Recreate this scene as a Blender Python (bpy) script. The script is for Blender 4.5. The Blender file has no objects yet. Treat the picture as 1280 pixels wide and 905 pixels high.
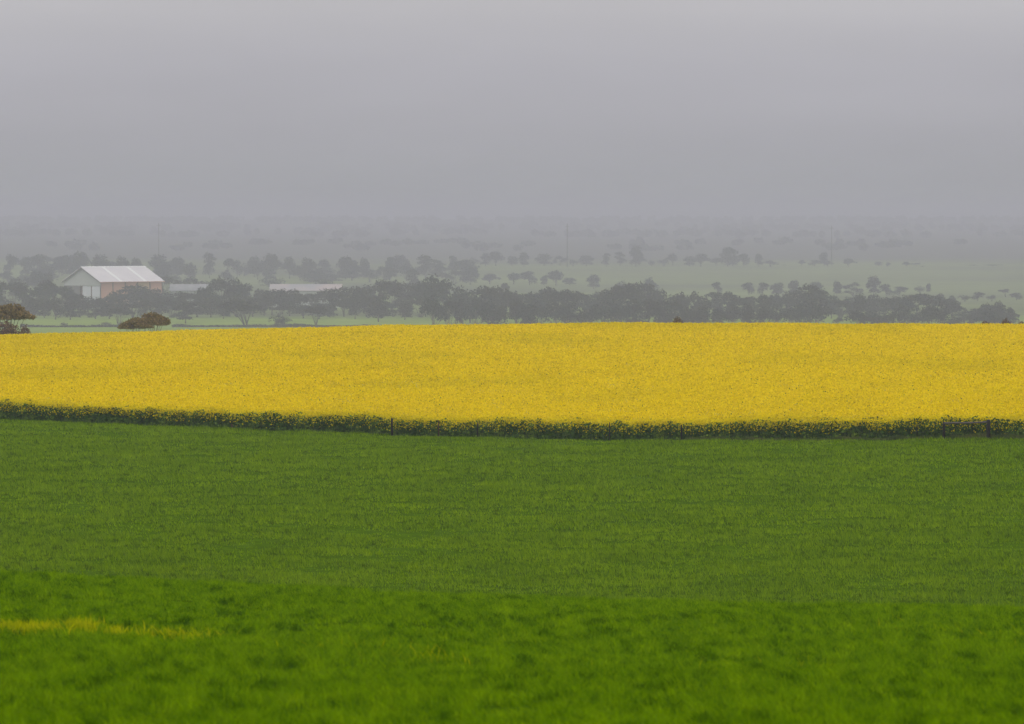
import bpy, math, random
import numpy as np
from mathutils import Vector

rng = np.random.default_rng(7)
random.seed(7)
F = 7111.0            # focal length in photo pixels (200 mm on 36 mm, 1280 px wide)
H = 268.0             # row of the true horizon in the photo
PITCH = math.atan((452.5 - H) / F)

# ------------------------------------------------------------------ camera
scene = bpy.context.scene
col = scene.collection
cam_d = bpy.data.cameras.new('camera')
cam_d.lens = 200.0
cam_d.sensor_width = 36.0
cam_d.clip_start = 0.5
cam_d.clip_end = 60000.0
cam_d.dof.use_dof = True
cam_d.dof.focus_distance = 400.0
cam_d.dof.aperture_fstop = 7.1
cam = bpy.data.objects.new('camera', cam_d)
col.objects.link(cam)
cam.location = (0, 0, 0)
cam.rotation_euler = (math.radians(90) - PITCH, 0, 0)
scene.camera = cam

# ------------------------------------------------------------------ world, sun, exposure
SUN_EL, SUN_AZ = math.radians(52), math.radians(200)
world = bpy.data.worlds.new('World')
scene.world = world
world.use_nodes = True
nt = world.node_tree
nt.nodes.clear()
wo = nt.nodes.new('ShaderNodeOutputWorld')
bg = nt.nodes.new('ShaderNodeBackground')
sky = nt.nodes.new('ShaderNodeTexSky')
sky.sky_type = 'NISHITA'
sky.sun_disc = False
sky.sun_elevation = SUN_EL
sky.sun_rotation = SUN_AZ
bg.inputs['Strength'].default_value = 0.1
# an overcast deck over the clear sky: its radiance climbs from horizon to zenith
tc = nt.nodes.new('ShaderNodeTexCoord')
sep = nt.nodes.new('ShaderNodeSeparateXYZ')
nt.links.new(tc.outputs['Generated'], sep.inputs[0])
ramp = nt.nodes.new('ShaderNodeValToRGB')
ramp.color_ramp.interpolation = 'EASE'
els = ramp.color_ramp.elements
els[0].position = 0.0
els[0].color = (3.45, 3.45, 3.95, 1)
els[1].position = 1.0
els[1].color = (10.6, 10.5, 10.4, 1)
for p, c in ((0.022, (4.35, 4.3, 4.75)), (0.045, (5.2, 5.1, 5.3)), (0.25, (7.9, 7.85, 7.8))):
    e = els.new(p)
    e.color = (*c, 1)
nt.links.new(sep.outputs['Z'], ramp.inputs[0])
nz = nt.nodes.new('ShaderNodeTexNoise')
nz.inputs['Scale'].default_value = 9.0
nz.inputs['Detail'].default_value = 4.0
mp = nt.nodes.new('ShaderNodeMapping')
mp.inputs['Scale'].default_value = (1, 1, 4.5)
nt.links.new(tc.outputs['Generated'], mp.inputs[0])
nt.links.new(mp.outputs[0], nz.inputs['Vector'])
mr = nt.nodes.new('ShaderNodeMapRange')
mr.inputs['From Min'].default_value = 0.3
mr.inputs['From Max'].default_value = 0.7
mr.inputs['To Min'].default_value = 0.945
mr.inputs['To Max'].default_value = 1.06
nt.links.new(nz.outputs['Fac'], mr.inputs['Value'])
mul = nt.nodes.new('ShaderNodeVectorMath')
mul.operation = 'SCALE'
nt.links.new(ramp.outputs['Color'], mul.inputs[0])
nt.links.new(mr.outputs[0], mul.inputs['Scale'])
mix = nt.nodes.new('ShaderNodeMixRGB')
mix.inputs[0].default_value = 0.97
nt.links.new(sky.outputs[0], mix.inputs[1])
nt.links.new(mul.outputs[0], mix.inputs[2])
nt.links.new(mix.outputs[0], bg.inputs['Color'])
nt.links.new(bg.outputs[0], wo.inputs[0])

sun_d = bpy.data.lights.new('sun', 'SUN')
sun_d.energy = 0.6
sun_d.angle = math.radians(20)
sun_d.color = (1.0, 0.96, 0.9)
sun = bpy.data.objects.new('sun', sun_d)
col.objects.link(sun)
sun.rotation_euler = (math.radians(90) - SUN_EL, 0, math.radians(180) - SUN_AZ)

scene.view_settings.view_transform = 'Standard'
scene.view_settings.look = 'None'
scene.view_settings.exposure = 0.0
scene.view_settings.gamma = 1.0
scene.view_settings.use_curve_mapping = False
cy = scene.cycles
cy.max_bounces = 6
cy.diffuse_bounces = 3
cy.volume_bounces = 1
cy.use_denoising = True
cy.denoiser = 'OPENIMAGEDENOISE'
cy.denoising_input_passes = 'RGB_ALBEDO_NORMAL'
cy.sample_clamp_indirect = 4.0
cy.use_adaptive_sampling = False

HAZE = 0.000195

def far(d):
    """distance judged from image pixels beyond the yellow field, stretched about the camera past real so the even haze fades it"""
    if d <= 1000: return d
    if d <= 1500: return 2.4 * d
    if d <= 2600: return 3600 + 3.5 * (d - 1500)
    return 7450 + 1.75 * (d - 2600)
def fs(d): return far(d) / d

# ------------------------------------------------------------------ helpers
def tag(o, label=None, cat=None, group=None, kind=None):
    if label: o['label'] = label
    if cat: o['category'] = cat
    if group: o['group'] = group
    if kind: o['kind'] = kind
    return o

def empty(name, loc, rz=0.0, sc=(1, 1, 1)):
    o = bpy.data.objects.new(name, None)
    o.location = loc
    o.rotation_euler = (0, 0, rz)
    o.scale = sc
    o.empty_display_size = 0.2
    col.objects.link(o)
    return o

def np_mesh(name, verts, faces, mats, mat_idx=None, smooth=False):
    """verts (N,3); faces: list of int arrays of shape (M,3) or (M,4)."""
    me = bpy.data.meshes.new(name)
    verts = np.ascontiguousarray(verts, dtype=np.float32)
    me.vertices.add(len(verts))
    me.vertices.foreach_set('co', verts.ravel())
    loops = np.concatenate([f.ravel() for f in faces]).astype(np.int32)
    sizes = np.concatenate([np.full(len(f), f.shape[1]) for f in faces])
    starts = np.concatenate(([0], np.cumsum(sizes)[:-1])).astype(np.int32)
    me.loops.add(len(loops))
    me.loops.foreach_set('vertex_index', loops)
    me.polygons.add(len(sizes))
    me.polygons.foreach_set('loop_start', starts)
    me.polygons.foreach_set('loop_total', sizes.astype(np.int32))
    for m in mats:
        me.materials.append(m)
    if mat_idx is not None:
        me.polygons.foreach_set('material_index', np.asarray(mat_idx, dtype=np.int32))
    if smooth:
        me.polygons.foreach_set('use_smooth', np.ones(len(sizes), dtype=bool))
    me.update(calc_edges=True)
    return me

def link(name, me, parent=None):
    o = bpy.data.objects.new(name, me)
    o.parent = parent
    col.objects.link(o)
    return o

class MB:
    """collects boxes, slabs and tubes for one mesh"""
    def __init__(s):
        s.v, s.q = [], []
    def quad_box(s, pts):
        b = len(s.v)
        s.v += [tuple(p) for p in pts]
        for f in ((0, 3, 2, 1), (4, 5, 6, 7), (0, 1, 5, 4), (1, 2, 6, 5), (2, 3, 7, 6), (3, 0, 4, 7)):
            s.q.append(tuple(b + i for i in f))
    def box(s, x0, x1, y0, y1, z0, z1):
        s.quad_box([(x0, y0, z0), (x1, y0, z0), (x1, y1, z0), (x0, y1, z0),
                    (x0, y0, z1), (x1, y0, z1), (x1, y1, z1), (x0, y1, z1)])
    def tube(s, pts, rad, n=7, cap=True):
        pts = [Vector(p) for p in pts]
        rings = []
        for i, p in enumerate(pts):
            a = pts[max(i - 1, 0)]
            c = pts[min(i + 1, len(pts) - 1)]
            d = (c - a).normalized()
            u = d.cross(Vector((0.13, 0.97, 0.21))).normalized()
            w = d.cross(u)
            b = len(s.v)
            for k in range(n):
                t = 2 * math.pi * k / n
                s.v.append(tuple(p + (u * math.cos(t) + w * math.sin(t)) * rad[i]))
            rings.append(b)
        for a, b in zip(rings[:-1], rings[1:]):
            for k in range(n):
                s.q.append((a + k, a + (k + 1) % n, b + (k + 1) % n, b + k))
        if cap:
            for b, flip in ((rings[0], True), (rings[-1], False)):
                c = len(s.v)
                s.v.append(tuple(pts[0] if flip else pts[-1]))
                for k in range(n):
                    s.q.append((c, b + (k + 1) % n, b + k) if flip else (c, b + k, b + (k + 1) % n))
    def mesh(s, name, mat, smooth=False):
        me = bpy.data.meshes.new(name)
        me.from_pydata(s.v, [], s.q)
        me.materials.append(mat)
        if smooth:
            for p in me.polygons: p.use_smooth = True
        me.update()
        return me
    def build(s, name, mat, parent=None, smooth=False):
        return link(name, s.mesh(name, mat, smooth), parent)

# value noise on numpy arrays
_perm = rng.random((256, 256))
def vnoise(x, y, s):
    x = np.asarray(x) / s
    y = np.asarray(y) / s
    xi = np.floor(x).astype(int)
    yi = np.floor(y).astype(int)
    fx, fy = x - xi, y - yi
    fx = fx * fx * (3 - 2 * fx)
    fy = fy * fy * (3 - 2 * fy)
    a = _perm[xi & 255, yi & 255]
    b = _perm[(xi + 1) & 255, yi & 255]
    c = _perm[xi & 255, (yi + 1) & 255]
    d = _perm[(xi + 1) & 255, (yi + 1) & 255]
    return (a * (1 - fx) + b * fx) * (1 - fy) + (c * (1 - fx) + d * fx) * fy

# ------------------------------------------------------------------ materials
def mat_new(name):
    m = bpy.data.materials.new(name)
    m.use_nodes = True
    n = m.node_tree
    n.nodes.clear()
    out = n.nodes.new('ShaderNodeOutputMaterial')
    return m, n, out

def noise_node(n, scale, detail=3.0, rough=0.55, coord='Object', stretch=None):
    t = n.nodes.new('ShaderNodeTexCoord')
    x = n.nodes.new('ShaderNodeTexNoise')
    x.inputs['Scale'].default_value = scale
    x.inputs['Detail'].default_value = detail
    x.inputs['Roughness'].default_value = rough
    if stretch:
        mpn = n.nodes.new('ShaderNodeMapping')
        mpn.inputs['Scale'].default_value = stretch
        n.links.new(t.outputs[coord], mpn.inputs[0])
        n.links.new(mpn.outputs[0], x.inputs['Vector'])
    else:
        n.links.new(t.outputs[coord], x.inputs['Vector'])
    return x.outputs['Fac']

def ramp_node(n, fac, stops):
    r = n.nodes.new('ShaderNodeValToRGB')
    e = r.color_ramp.elements
    e[0].position, e[0].color = stops[0][0], (*stops[0][1], 1)
    e[1].position, e[1].color = stops[-1][0], (*stops[-1][1], 1)
    for p, c in stops[1:-1]:
        k = e.new(p)
        k.color = (*c, 1)
    n.links.new(fac, r.inputs[0])
    return r.outputs['Color']

def mixrgb(n, a, b, fac, mode='MIX'):
    m = n.nodes.new('ShaderNodeMixRGB')
    m.blend_type = mode
    for i, v in ((0, fac), (1, a), (2, b)):
        if hasattr(v, 'is_linked') or hasattr(v, 'links'):
            n.links.new(v, m.inputs[i])
        else:
            m.inputs[i].default_value = v if i == 0 else (*v, 1)
    return m.outputs[0]

def leafy(name, stops, scale, trans=0.3, per='island', big=None, rw=0.5):
    """diffuse + translucent foliage whose hue varies by leaf and by patch"""
    m, n, out = mat_new(name)
    if per == 'island':
        g = n.nodes.new('ShaderNodeNewGeometry')
        f1 = g.outputs['Random Per Island']
    else:
        g = n.nodes.new('ShaderNodeObjectInfo')
        f1 = g.outputs['Random']
    f2 = noise_node(n, scale)
    mm = n.nodes.new('ShaderNodeMath')
    mm.operation = 'MULTIPLY_ADD'
    n.links.new(f1, mm.inputs[0])
    mm.inputs[1].default_value = rw
    sub = n.nodes.new('ShaderNodeMath')
    sub.operation = 'SUBTRACT'
    n.links.new(f2, sub.inputs[0])
    sub.inputs[1].default_value = rw / 2
    n.links.new(sub.outputs[0], mm.inputs[2])
    c = ramp_node(n, mm.outputs[0], stops)
    if big:
        f3 = noise_node(n, big[0], 3.0, stretch=big[2] if len(big) > 2 else None)
        c = mixrgb(n, c, ramp_node(n, f3, big[1]), 1.0, 'MULTIPLY')
    d = n.nodes.new('ShaderNodeBsdfDiffuse')
    n.links.new(c, d.inputs['Color'])
    if trans > 0:
        t = n.nodes.new('ShaderNodeBsdfTranslucent')
        n.links.new(c, t.inputs['Color'])
        mx = n.nodes.new('ShaderNodeMixShader')
        mx.inputs[0].default_value = trans
        n.links.new(d.outputs[0], mx.inputs[1])
        n.links.new(t.outputs[0], mx.inputs[2])
        n.links.new(mx.outputs[0], out.inputs[0])
    else:
        n.links.new(d.outputs[0], out.inputs[0])
    return m

def plain(name, stops, scale, rough=0.8, metallic=0.0, stretch=None):
    m, n, out = mat_new(name)
    b = n.nodes.new('ShaderNodeBsdfPrincipled')
    b.inputs['Roughness'].default_value = rough
    b.inputs['Metallic'].default_value = metallic
    n.links.new(ramp_node(n, noise_node(n, scale, stretch=stretch), stops), b.inputs['Base Color'])
    n.links.new(b.outputs[0], out.inputs[0])
    return m

M = {}
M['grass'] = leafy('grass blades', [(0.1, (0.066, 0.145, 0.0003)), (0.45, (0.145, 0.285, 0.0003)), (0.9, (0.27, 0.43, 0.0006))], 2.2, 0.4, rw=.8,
                   big=(3.4, [(0.39, (0.36, 0.44, 0.7)), (0.46, (0.95, 0.97, 1)), (0.64, (1.28, 1.15, 1))], (1, .3, 1)))  # dark end of the patches paints shaded hollows between the grass clumps
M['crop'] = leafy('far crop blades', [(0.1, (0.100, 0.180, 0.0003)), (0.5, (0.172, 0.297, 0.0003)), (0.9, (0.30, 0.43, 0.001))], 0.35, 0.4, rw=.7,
                  big=(2.4, [(0.37, (0.40, 0.42, 0.8)), (0.43, (0.95, 0.95, 1)), (0.7, (1.08, 1.05, 1))], (1, .4, 1)))  # dark dashes put the shade of hollows in the crop into blade colour
M['dry'] = leafy('yellow weed blades', [(0.1, (0.22, 0.30, 0.001)), (0.5, (0.44, 0.47, 0.001)), (0.9, (0.66, 0.60, 0.002))], 2.0, 0.3)
M['flower'] = leafy('canola petals', [(0.0, (0.50, 0.39, 0.0)), (0.35, (0.80, 0.635, 0.0)), (0.9, (0.98, 0.80, 0.0))], 0.8, 0.4, rw=.7,
                    big=(0.06, [(0.38, (0.92, 0.93, 1)), (0.5, (1, 1, 1)), (0.6, (1, 1, 1))], (1, .35, 1)))
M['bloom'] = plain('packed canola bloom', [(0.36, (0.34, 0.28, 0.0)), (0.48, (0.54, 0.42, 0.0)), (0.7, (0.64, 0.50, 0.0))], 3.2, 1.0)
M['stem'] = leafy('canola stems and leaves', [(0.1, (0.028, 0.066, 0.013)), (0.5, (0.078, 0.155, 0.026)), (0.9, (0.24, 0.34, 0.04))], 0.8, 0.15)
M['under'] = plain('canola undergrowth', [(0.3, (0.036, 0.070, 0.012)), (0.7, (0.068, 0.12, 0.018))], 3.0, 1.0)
M['verge'] = leafy('verge weeds', [(0.1, (0.05, 0.08, 0.02)), (0.5, (0.115, 0.16, 0.04)), (0.9, (0.22, 0.20, 0.07))], 0.7, 0.2)
M['bark'] = plain('bark', [(0.3, (0.07, 0.06, 0.05)), (0.7, (0.16, 0.14, 0.12))], 3.0, 0.9)
M['leaf_far'] = leafy('gum leaves', [(0.1, (0.020, 0.024, 0.016)), (0.5, (0.040, 0.042, 0.027)), (0.9, (0.070, 0.066, 0.038))], 0.5, 0.1)
M['leaf_blue'] = leafy('blue grey gum leaves', [(0.1, (0.024, 0.032, 0.028)), (0.5, (0.046, 0.055, 0.046)), (0.9, (0.075, 0.085, 0.065))], 0.5, 0.1)
M['leaf_near'] = leafy('mallee leaves', [(0.1, (0.09, 0.080, 0.036)), (0.5, (0.22, 0.175, 0.075)), (0.9, (0.44, 0.29, 0.13))], 0.7, 0.15)
M['scrub'] = leafy('brown scrub leaves', [(0.1, (0.075, 0.055, 0.036)), (0.5, (0.17, 0.115, 0.075)), (0.9, (0.32, 0.20, 0.12))], 0.7, 0.15)
M['wood'] = plain('weathered timber', [(0.3, (0.008, 0.007, 0.005)), (0.7, (0.024, 0.020, 0.015))], 9.0, 0.9, stretch=(1, 1, 0.15))
M['rail'] = plain('grey timber rail', [(0.3, (0.07, 0.058, 0.050)), (0.7, (0.14, 0.115, 0.10))], 9.0, 0.9, stretch=(0.15, 1, 1))
M['rust'] = plain('rusted steel', [(0.3, (0.04, 0.02, 0.015)), (0.7, (0.12, 0.05, 0.03))], 20.0, 0.8)
M['roof'] = plain('pale sheet roof', [(0.3, (0.70, 0.66, 0.70)), (0.7, (0.78, 0.74, 0.77))], 0.3, 0.5)
M['strip'] = plain('white skylight sheet', [(0.3, (0.92, 0.92, 0.92)), (0.7, (0.95, 0.95, 0.95))], 0.3, 0.5)
M['gable'] = plain('grey gable cladding', [(0.3, (0.44, 0.47, 0.46)), (0.7, (0.50, 0.52, 0.51))], 0.4, 0.6)
M['door'] = plain('white door cladding', [(0.3, (0.62, 0.65, 0.70)), (0.7, (0.72, 0.74, 0.80))], 0.8, 0.6)
M['rosy'] = plain('faded red oxide wall', [(0.25, (0.58, 0.31, 0.23)), (0.75, (0.72, 0.39, 0.29))], 0.25, 0.8)
M['tan'] = plain('tan wall sheeting', [(0.3, (0.58, 0.38, 0.22)), (0.7, (0.72, 0.52, 0.30))], 0.25, 0.8)
M['darkframe'] = plain('dark frame', [(0.3, (0.10, 0.06, 0.055)), (0.7, (0.17, 0.09, 0.08))], 0.7, 0.8)
M['shade'] = plain('dark grey trim and shaded front', [(0.3, (0.12, 0.12, 0.12)), (0.7, (0.18, 0.17, 0.17))], 0.7, 0.8)
M['pole'] = plain('pole steel', [(0.3, (0.06, 0.06, 0.065)), (0.7, (0.11, 0.11, 0.12))], 0.7, 0.7)
M['lowroof'] = plain('low shed roof', [(0.3, (0.20, 0.21, 0.23)), (0.7, (0.38, 0.37, 0.40))], 0.35, 0.6)
M['pinkroof'] = plain('long shed roof', [(0.35, (0.32, 0.32, 0.35)), (0.65, (0.46, 0.38, 0.38))], 0.12, 0.6)

# ------------------------------------------------------------------ terrain
UC = np.array([-500, 0, 250, 500, 640, 750, 1000, 1280, 1780], float)
def dfence(u):
    return 347.8 / (1 + 0.889 * (np.asarray(u, float) - 640) / F)
def fence_y(x):
    return 347.8 - 0.889 * x
Yf = np.interp(UC, [0, 160, 320, 490, 640, 800, 1000, 1280, 1780], [523, 531, 538, 543.5, 547, 550, 549.5, 547.5, 545])
Yf[0] = 500
Yc = np.interp(UC, [-500, 0, 250, 500, 750, 1000, 1280, 1780], [449, 434, 428, 422, 419, 419.5, 421, 428])
Yn = np.interp(UC, [0, 640, 1280], [727, 750, 768])
one = np.ones_like(UC)
def zY(Y, d): return -(Y - H) / F * d
KD, KZ = [], []
def knot(d, z):
    KD.append(one * d)
    KZ.append(one * z)
knot(-400, -8.0); knot(-60, -2.2); knot(0, -1.7); knot(22, -2.7)
knot(45, -3.95); knot(75, -5.52 - (Yn - 748) * 0.005); knot(92, -6.36 - (Yn - 748) * 0.0105)
knot(105, zY(Yn, 105)); knot(118, zY(Yn, 105) - 1.15); knot(140, zY(Yn, 105) - 3.8)
knot(165, -12.6); knot(195, -13.1 + (739 - Yn) * 0.012); knot(240, -13.35); knot(290, -13.5)
KD.append(dfence(UC)); KZ.append(zY(Yf, dfence(UC)))
knot(430, 0.55 * zY(Yf, dfence(UC)) + 0.45 * zY(Yc, 620) + 0.25)
knot(530, 0.2 * zY(Yf, dfence(UC)) + 0.8 * zY(Yc, 620) + 0.30)
knot(620, zY(Yc, 620)); knot(690, zY(Yc, 620) - 2.6)
for d, z in ((800, -19.6), (1000, -22.6), (1200, -24.0), (1400, -24.3), (1600, -24.3), (1800, -24.0), (2000, -22.2),
             (2200, -20.1), (2600, -18.6), (3200, -17.6), (4500, -17.0), (6000, -14.5), (7500, -8.5), (9500, -9.5), (12700, -30)):
    knot(far(d) if d > 1000 else {800: 1050, 1000: 1500}[d], z * fs(d) if d > 1000 else {800: -26.0, 1000: -34.5}[d])
KD, KZ = np.array(KD), np.array(KZ)

def terrain(x, y):
    x = np.atleast_1d(np.asarray(x, float)); y = np.atleast_1d(np.asarray(y, float))
    out = np.empty_like(x)
    for s in range(0, len(x), 200000):
        xs, ys = x[s:s + 200000], y[s:s + 200000]
        u = np.clip(640 + F * xs / np.maximum(ys, 45.0), -500, 1780)
        kd = np.array([np.interp(u, UC, r) for r in KD])
        kz = np.array([np.interp(u, UC, r) for r in KZ])
        i = np.clip((kd <= ys).sum(0) - 1, 1, len(kd) - 3)
        j = np.arange(len(xs))
        d0, d1, d2, d3 = kd[i - 1, j], kd[i, j], kd[i + 1, j], kd[i + 2, j]
        z0, z1, z2, z3 = kz[i - 1, j], kz[i, j], kz[i + 1, j], kz[i + 2, j]
        sA, sB, sC = (z1 - z0) / (d1 - d0), (z2 - z1) / (d2 - d1), (z3 - z2) / (d3 - d2)
        m1, m2 = 0.5 * (sA + sB), 0.5 * (sB + sC)
        h = d2 - d1
        t = np.clip((ys - d1) / h, 0, 1)
        t2, t3 = t * t, t ** 3
        out[s:s + 200000] = ((2 * t3 - 3 * t2 + 1) * z1 + (t3 - 2 * t2 + t) * h * m1 +
                             (-2 * t3 + 3 * t2) * z2 + (t3 - t2) * h * m2)
    near = np.clip((y - 20) / 60, 0, 1)
    out += near * (vnoise(x, y, 17.0) - 0.5) * 0.12 * np.clip(1 - (y - 300) / 200, 0.3, 1)
    out += (vnoise(x + 50, y, 3.1) - 0.5) * 0.14 * np.clip((y - 30) / 30, 0, 1)
    out += (vnoise(x + 9, y + 40, 9.0) - 0.5) * 0.20 * np.clip((y - 60) / 30, 0, 1) * np.clip((150 - y) / 20, 0, 1)
    return out

def tz(x, y):
    return float(terrain([x], [y])[0])

def px(X, d):                     # world x of a photo column at distance d
    return (X - 640.0) / F * d

ys = np.concatenate([np.arange(-400, 0, 40), np.arange(0, 40, 5), np.arange(40, 150, 1.0), np.arange(150, 360, 2.0), np.arange(360, 700, 5.0),
                     np.arange(700, 2400, 25.0), np.arange(2400, 4000, 50.0), np.arange(4000, 27001, 250.0)])
sv = np.linspace(-1, 1, 121)
sv = np.sign(sv) * np.abs(sv) ** 1.8
gx, gy = [], []
for y in ys:
    w = 60 + 0.45 * abs(y)
    gx.append(sv * w); gy.append(np.full(len(sv), y))
gx, gy = np.concatenate(gx), np.concatenate(gy)
gv = np.stack([gx, gy, terrain(gx, gy)], 1)
nc = len(sv); nr = len(ys)
idx = np.arange(nr * nc).reshape(nr, nc)
gq = np.stack([idx[:-1, :-1], idx[:-1, 1:], idx[1:, 1:], idx[1:, :-1]], -1).reshape(-1, 4)

m, n, out = mat_new('ground')
t = n.nodes.new('ShaderNodeTexCoord')
sp = n.nodes.new('ShaderNodeSeparateXYZ')
n.links.new(t.outputs['Object'], sp.inputs[0])
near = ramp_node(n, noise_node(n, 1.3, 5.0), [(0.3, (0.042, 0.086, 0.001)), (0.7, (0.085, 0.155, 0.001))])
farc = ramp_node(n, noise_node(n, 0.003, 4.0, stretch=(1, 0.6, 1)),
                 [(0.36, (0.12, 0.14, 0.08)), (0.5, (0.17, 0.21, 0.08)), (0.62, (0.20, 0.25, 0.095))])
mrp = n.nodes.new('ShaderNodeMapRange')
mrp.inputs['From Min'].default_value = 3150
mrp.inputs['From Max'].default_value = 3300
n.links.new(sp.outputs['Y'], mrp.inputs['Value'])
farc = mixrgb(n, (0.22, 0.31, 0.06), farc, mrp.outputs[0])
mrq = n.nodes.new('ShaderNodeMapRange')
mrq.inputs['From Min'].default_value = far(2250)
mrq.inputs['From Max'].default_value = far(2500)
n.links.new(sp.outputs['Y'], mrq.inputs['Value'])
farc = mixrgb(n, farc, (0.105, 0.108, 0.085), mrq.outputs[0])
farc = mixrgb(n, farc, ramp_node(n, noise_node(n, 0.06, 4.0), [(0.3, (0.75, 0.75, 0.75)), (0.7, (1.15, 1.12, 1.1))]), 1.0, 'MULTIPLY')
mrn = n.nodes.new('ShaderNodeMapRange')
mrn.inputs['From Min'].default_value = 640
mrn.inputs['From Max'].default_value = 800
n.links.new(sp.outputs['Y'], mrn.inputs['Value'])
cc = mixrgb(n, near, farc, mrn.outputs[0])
d = n.nodes.new('ShaderNodeBsdfDiffuse')
n.links.new(cc, d.inputs['Color'])
n.links.new(d.outputs[0], out.inputs[0])
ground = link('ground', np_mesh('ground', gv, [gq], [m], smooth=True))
tag(ground, 'rolling green farmland reaching to the hazy horizon', 'ground', kind='structure')

# ------------------------------------------------------------------ haze
mh, n, out = mat_new('haze air')
pv = n.nodes.new('ShaderNodeVolumePrincipled')
pv.inputs['Color'].default_value = (0.672, 0.660, 0.815, 1)
pv.inputs['Density'].default_value = HAZE
pv.inputs['Anisotropy'].default_value = 0.0
n.links.new(pv.outputs[0], out.inputs['Volume'])
hb = MB()
hb.box(-12300, 12300, -420, 27400, -95, 28)
haze = hb.build('haze', mh)
tag(haze, 'pale even rain haze lying over the whole plain', 'haze', kind='stuff')

# ------------------------------------------------------------------ scattering
def in_view(u0, u1, y0, y1, dens):
    """random points between two photo columns and two distances, even per square metre"""
    a = (u1 - u0) / F * (y1 ** 2 - y0 ** 2) / 2
    k = int(a * dens)
    y = np.sqrt(rng.random(k) * (y1 ** 2 - y0 ** 2) + y0 ** 2)
    x = (rng.random(k) * (u1 - u0) + u0 - 640) / F * y
    return x, y

def blades(x, y, z, h, w, lean=0.35, wind=(-0.5, 0.1), split=True):
    k = len(x)
    az = rng.random(k) * math.pi * 2
    dx, dy = np.cos(az) * w / 2, np.sin(az) * w / 2
    la = rng.random(k) * math.pi * 2
    lm = lean * h * rng.random(k)
    lx = np.cos(la) * lm + wind[0] * h * 0.5
    ly = np.sin(la) * lm + wind[1] * h * 0.5
    b0 = np.stack([x - dx, y - dy, z], 1); b1 = np.stack([x + dx, y + dy, z], 1)
    tp = np.stack([x + lx, y + ly, z + h], 1)
    if not split:
        v = np.stack([b0, b1, tp], 1).reshape(-1, 3)
        return v, [np.arange(3 * k).reshape(-1, 3)]
    m0 = np.stack([x - dx * .8 + lx * .35, y - dy * .8 + ly * .35, z + h * .6], 1)
    m1 = np.stack([x + dx * .8 + lx * .35, y + dy * .8 + ly * .35, z + h * .6], 1)
    v = np.stack([b0, b1, m0, m1, tp], 1).reshape(-1, 3)
    b = np.arange(k)[:, None] * 5
    return v, [b + np.array([[0, 1, 3, 2]]), b + np.array([[2, 3, 4]])]

def clumpy(x, y, s):
    return 0.5 * vnoise(x, y, s) + 0.3 * vnoise(x + 31, y + 7, s * .45) + 0.2 * vnoise(x + 3, y + 77, s * .2)

# near slope: individual blades
parts_v, parts_f, nv = [], [], 0
for (y0, y1, dens, wd) in ((38, 70, 760, 0.008), (70, 112, 620, 0.010), (112, 135, 90, 0.02)):
    x, y = in_view(-170, 1450, y0, y1, dens)
    c = clumpy(x, y * .45, 0.55)
    c2 = clumpy(x + 200, y, 6.0)
    keep = rng.random(len(x)) < np.clip((c - 0.24) * 4.5, 0.08, 1)
    x, y, c, c2 = x[keep], y[keep], c[keep], c2[keep]
    h = (0.05 + 0.24 * np.clip(c - 0.25, 0, 0.5) + 0.02 * c2) * rng.uniform(0.6, 1.2, len(x))
    v, f = blades(x, y, terrain(x, y) - 0.02, h, wd * rng.uniform(.7, 1.3, len(x)), 1.5, (-0.4, 0.0))
    parts_v.append(v); parts_f += [a + nv for a in f]; nv += len(v)
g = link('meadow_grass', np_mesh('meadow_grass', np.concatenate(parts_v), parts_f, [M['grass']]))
tag(g, 'bright green knee-high grass on the near slope at the bottom', 'grass', kind='stuff')

# far crop beyond the dip
parts_v, parts_f, nv = [], [], 0
for (y0, y1, dens, wd) in ((160, 240, 75, 0.035), (240, 375, 45, 0.05)):
    x, y = in_view(-120, 1400, y0, y1, dens)
    keep = y < fence_y(x) - 0.6
    x, y = x[keep], y[keep]
    c = clumpy(x, y * 0.6, 2.2)
    c2 = vnoise(x + 90, y * 0.5, 14)
    keep = rng.random(len(x)) < np.clip((c - 0.22) * 5, 0.10, 1)
    x, y, c, c2 = x[keep], y[keep], c[keep], c2[keep]
    h = (0.05 + 0.30 * np.clip(c - 0.2, 0, 0.6) + 0.06 * c2) * rng.uniform(0.7, 1.2, len(x))
    v, f = blades(x, y, terrain(x, y) - 0.02, h, wd * rng.uniform(.7, 1.3, len(x)), 0.9, (-0.3, 0.1), split=False)
    parts_v.append(v); parts_f += [a + nv for a in f]; nv += len(v)
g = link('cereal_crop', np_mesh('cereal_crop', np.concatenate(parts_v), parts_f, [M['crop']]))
tag(g, 'short dull green cereal crop between the dip and the yellow field', 'crop', kind='stuff')

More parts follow.
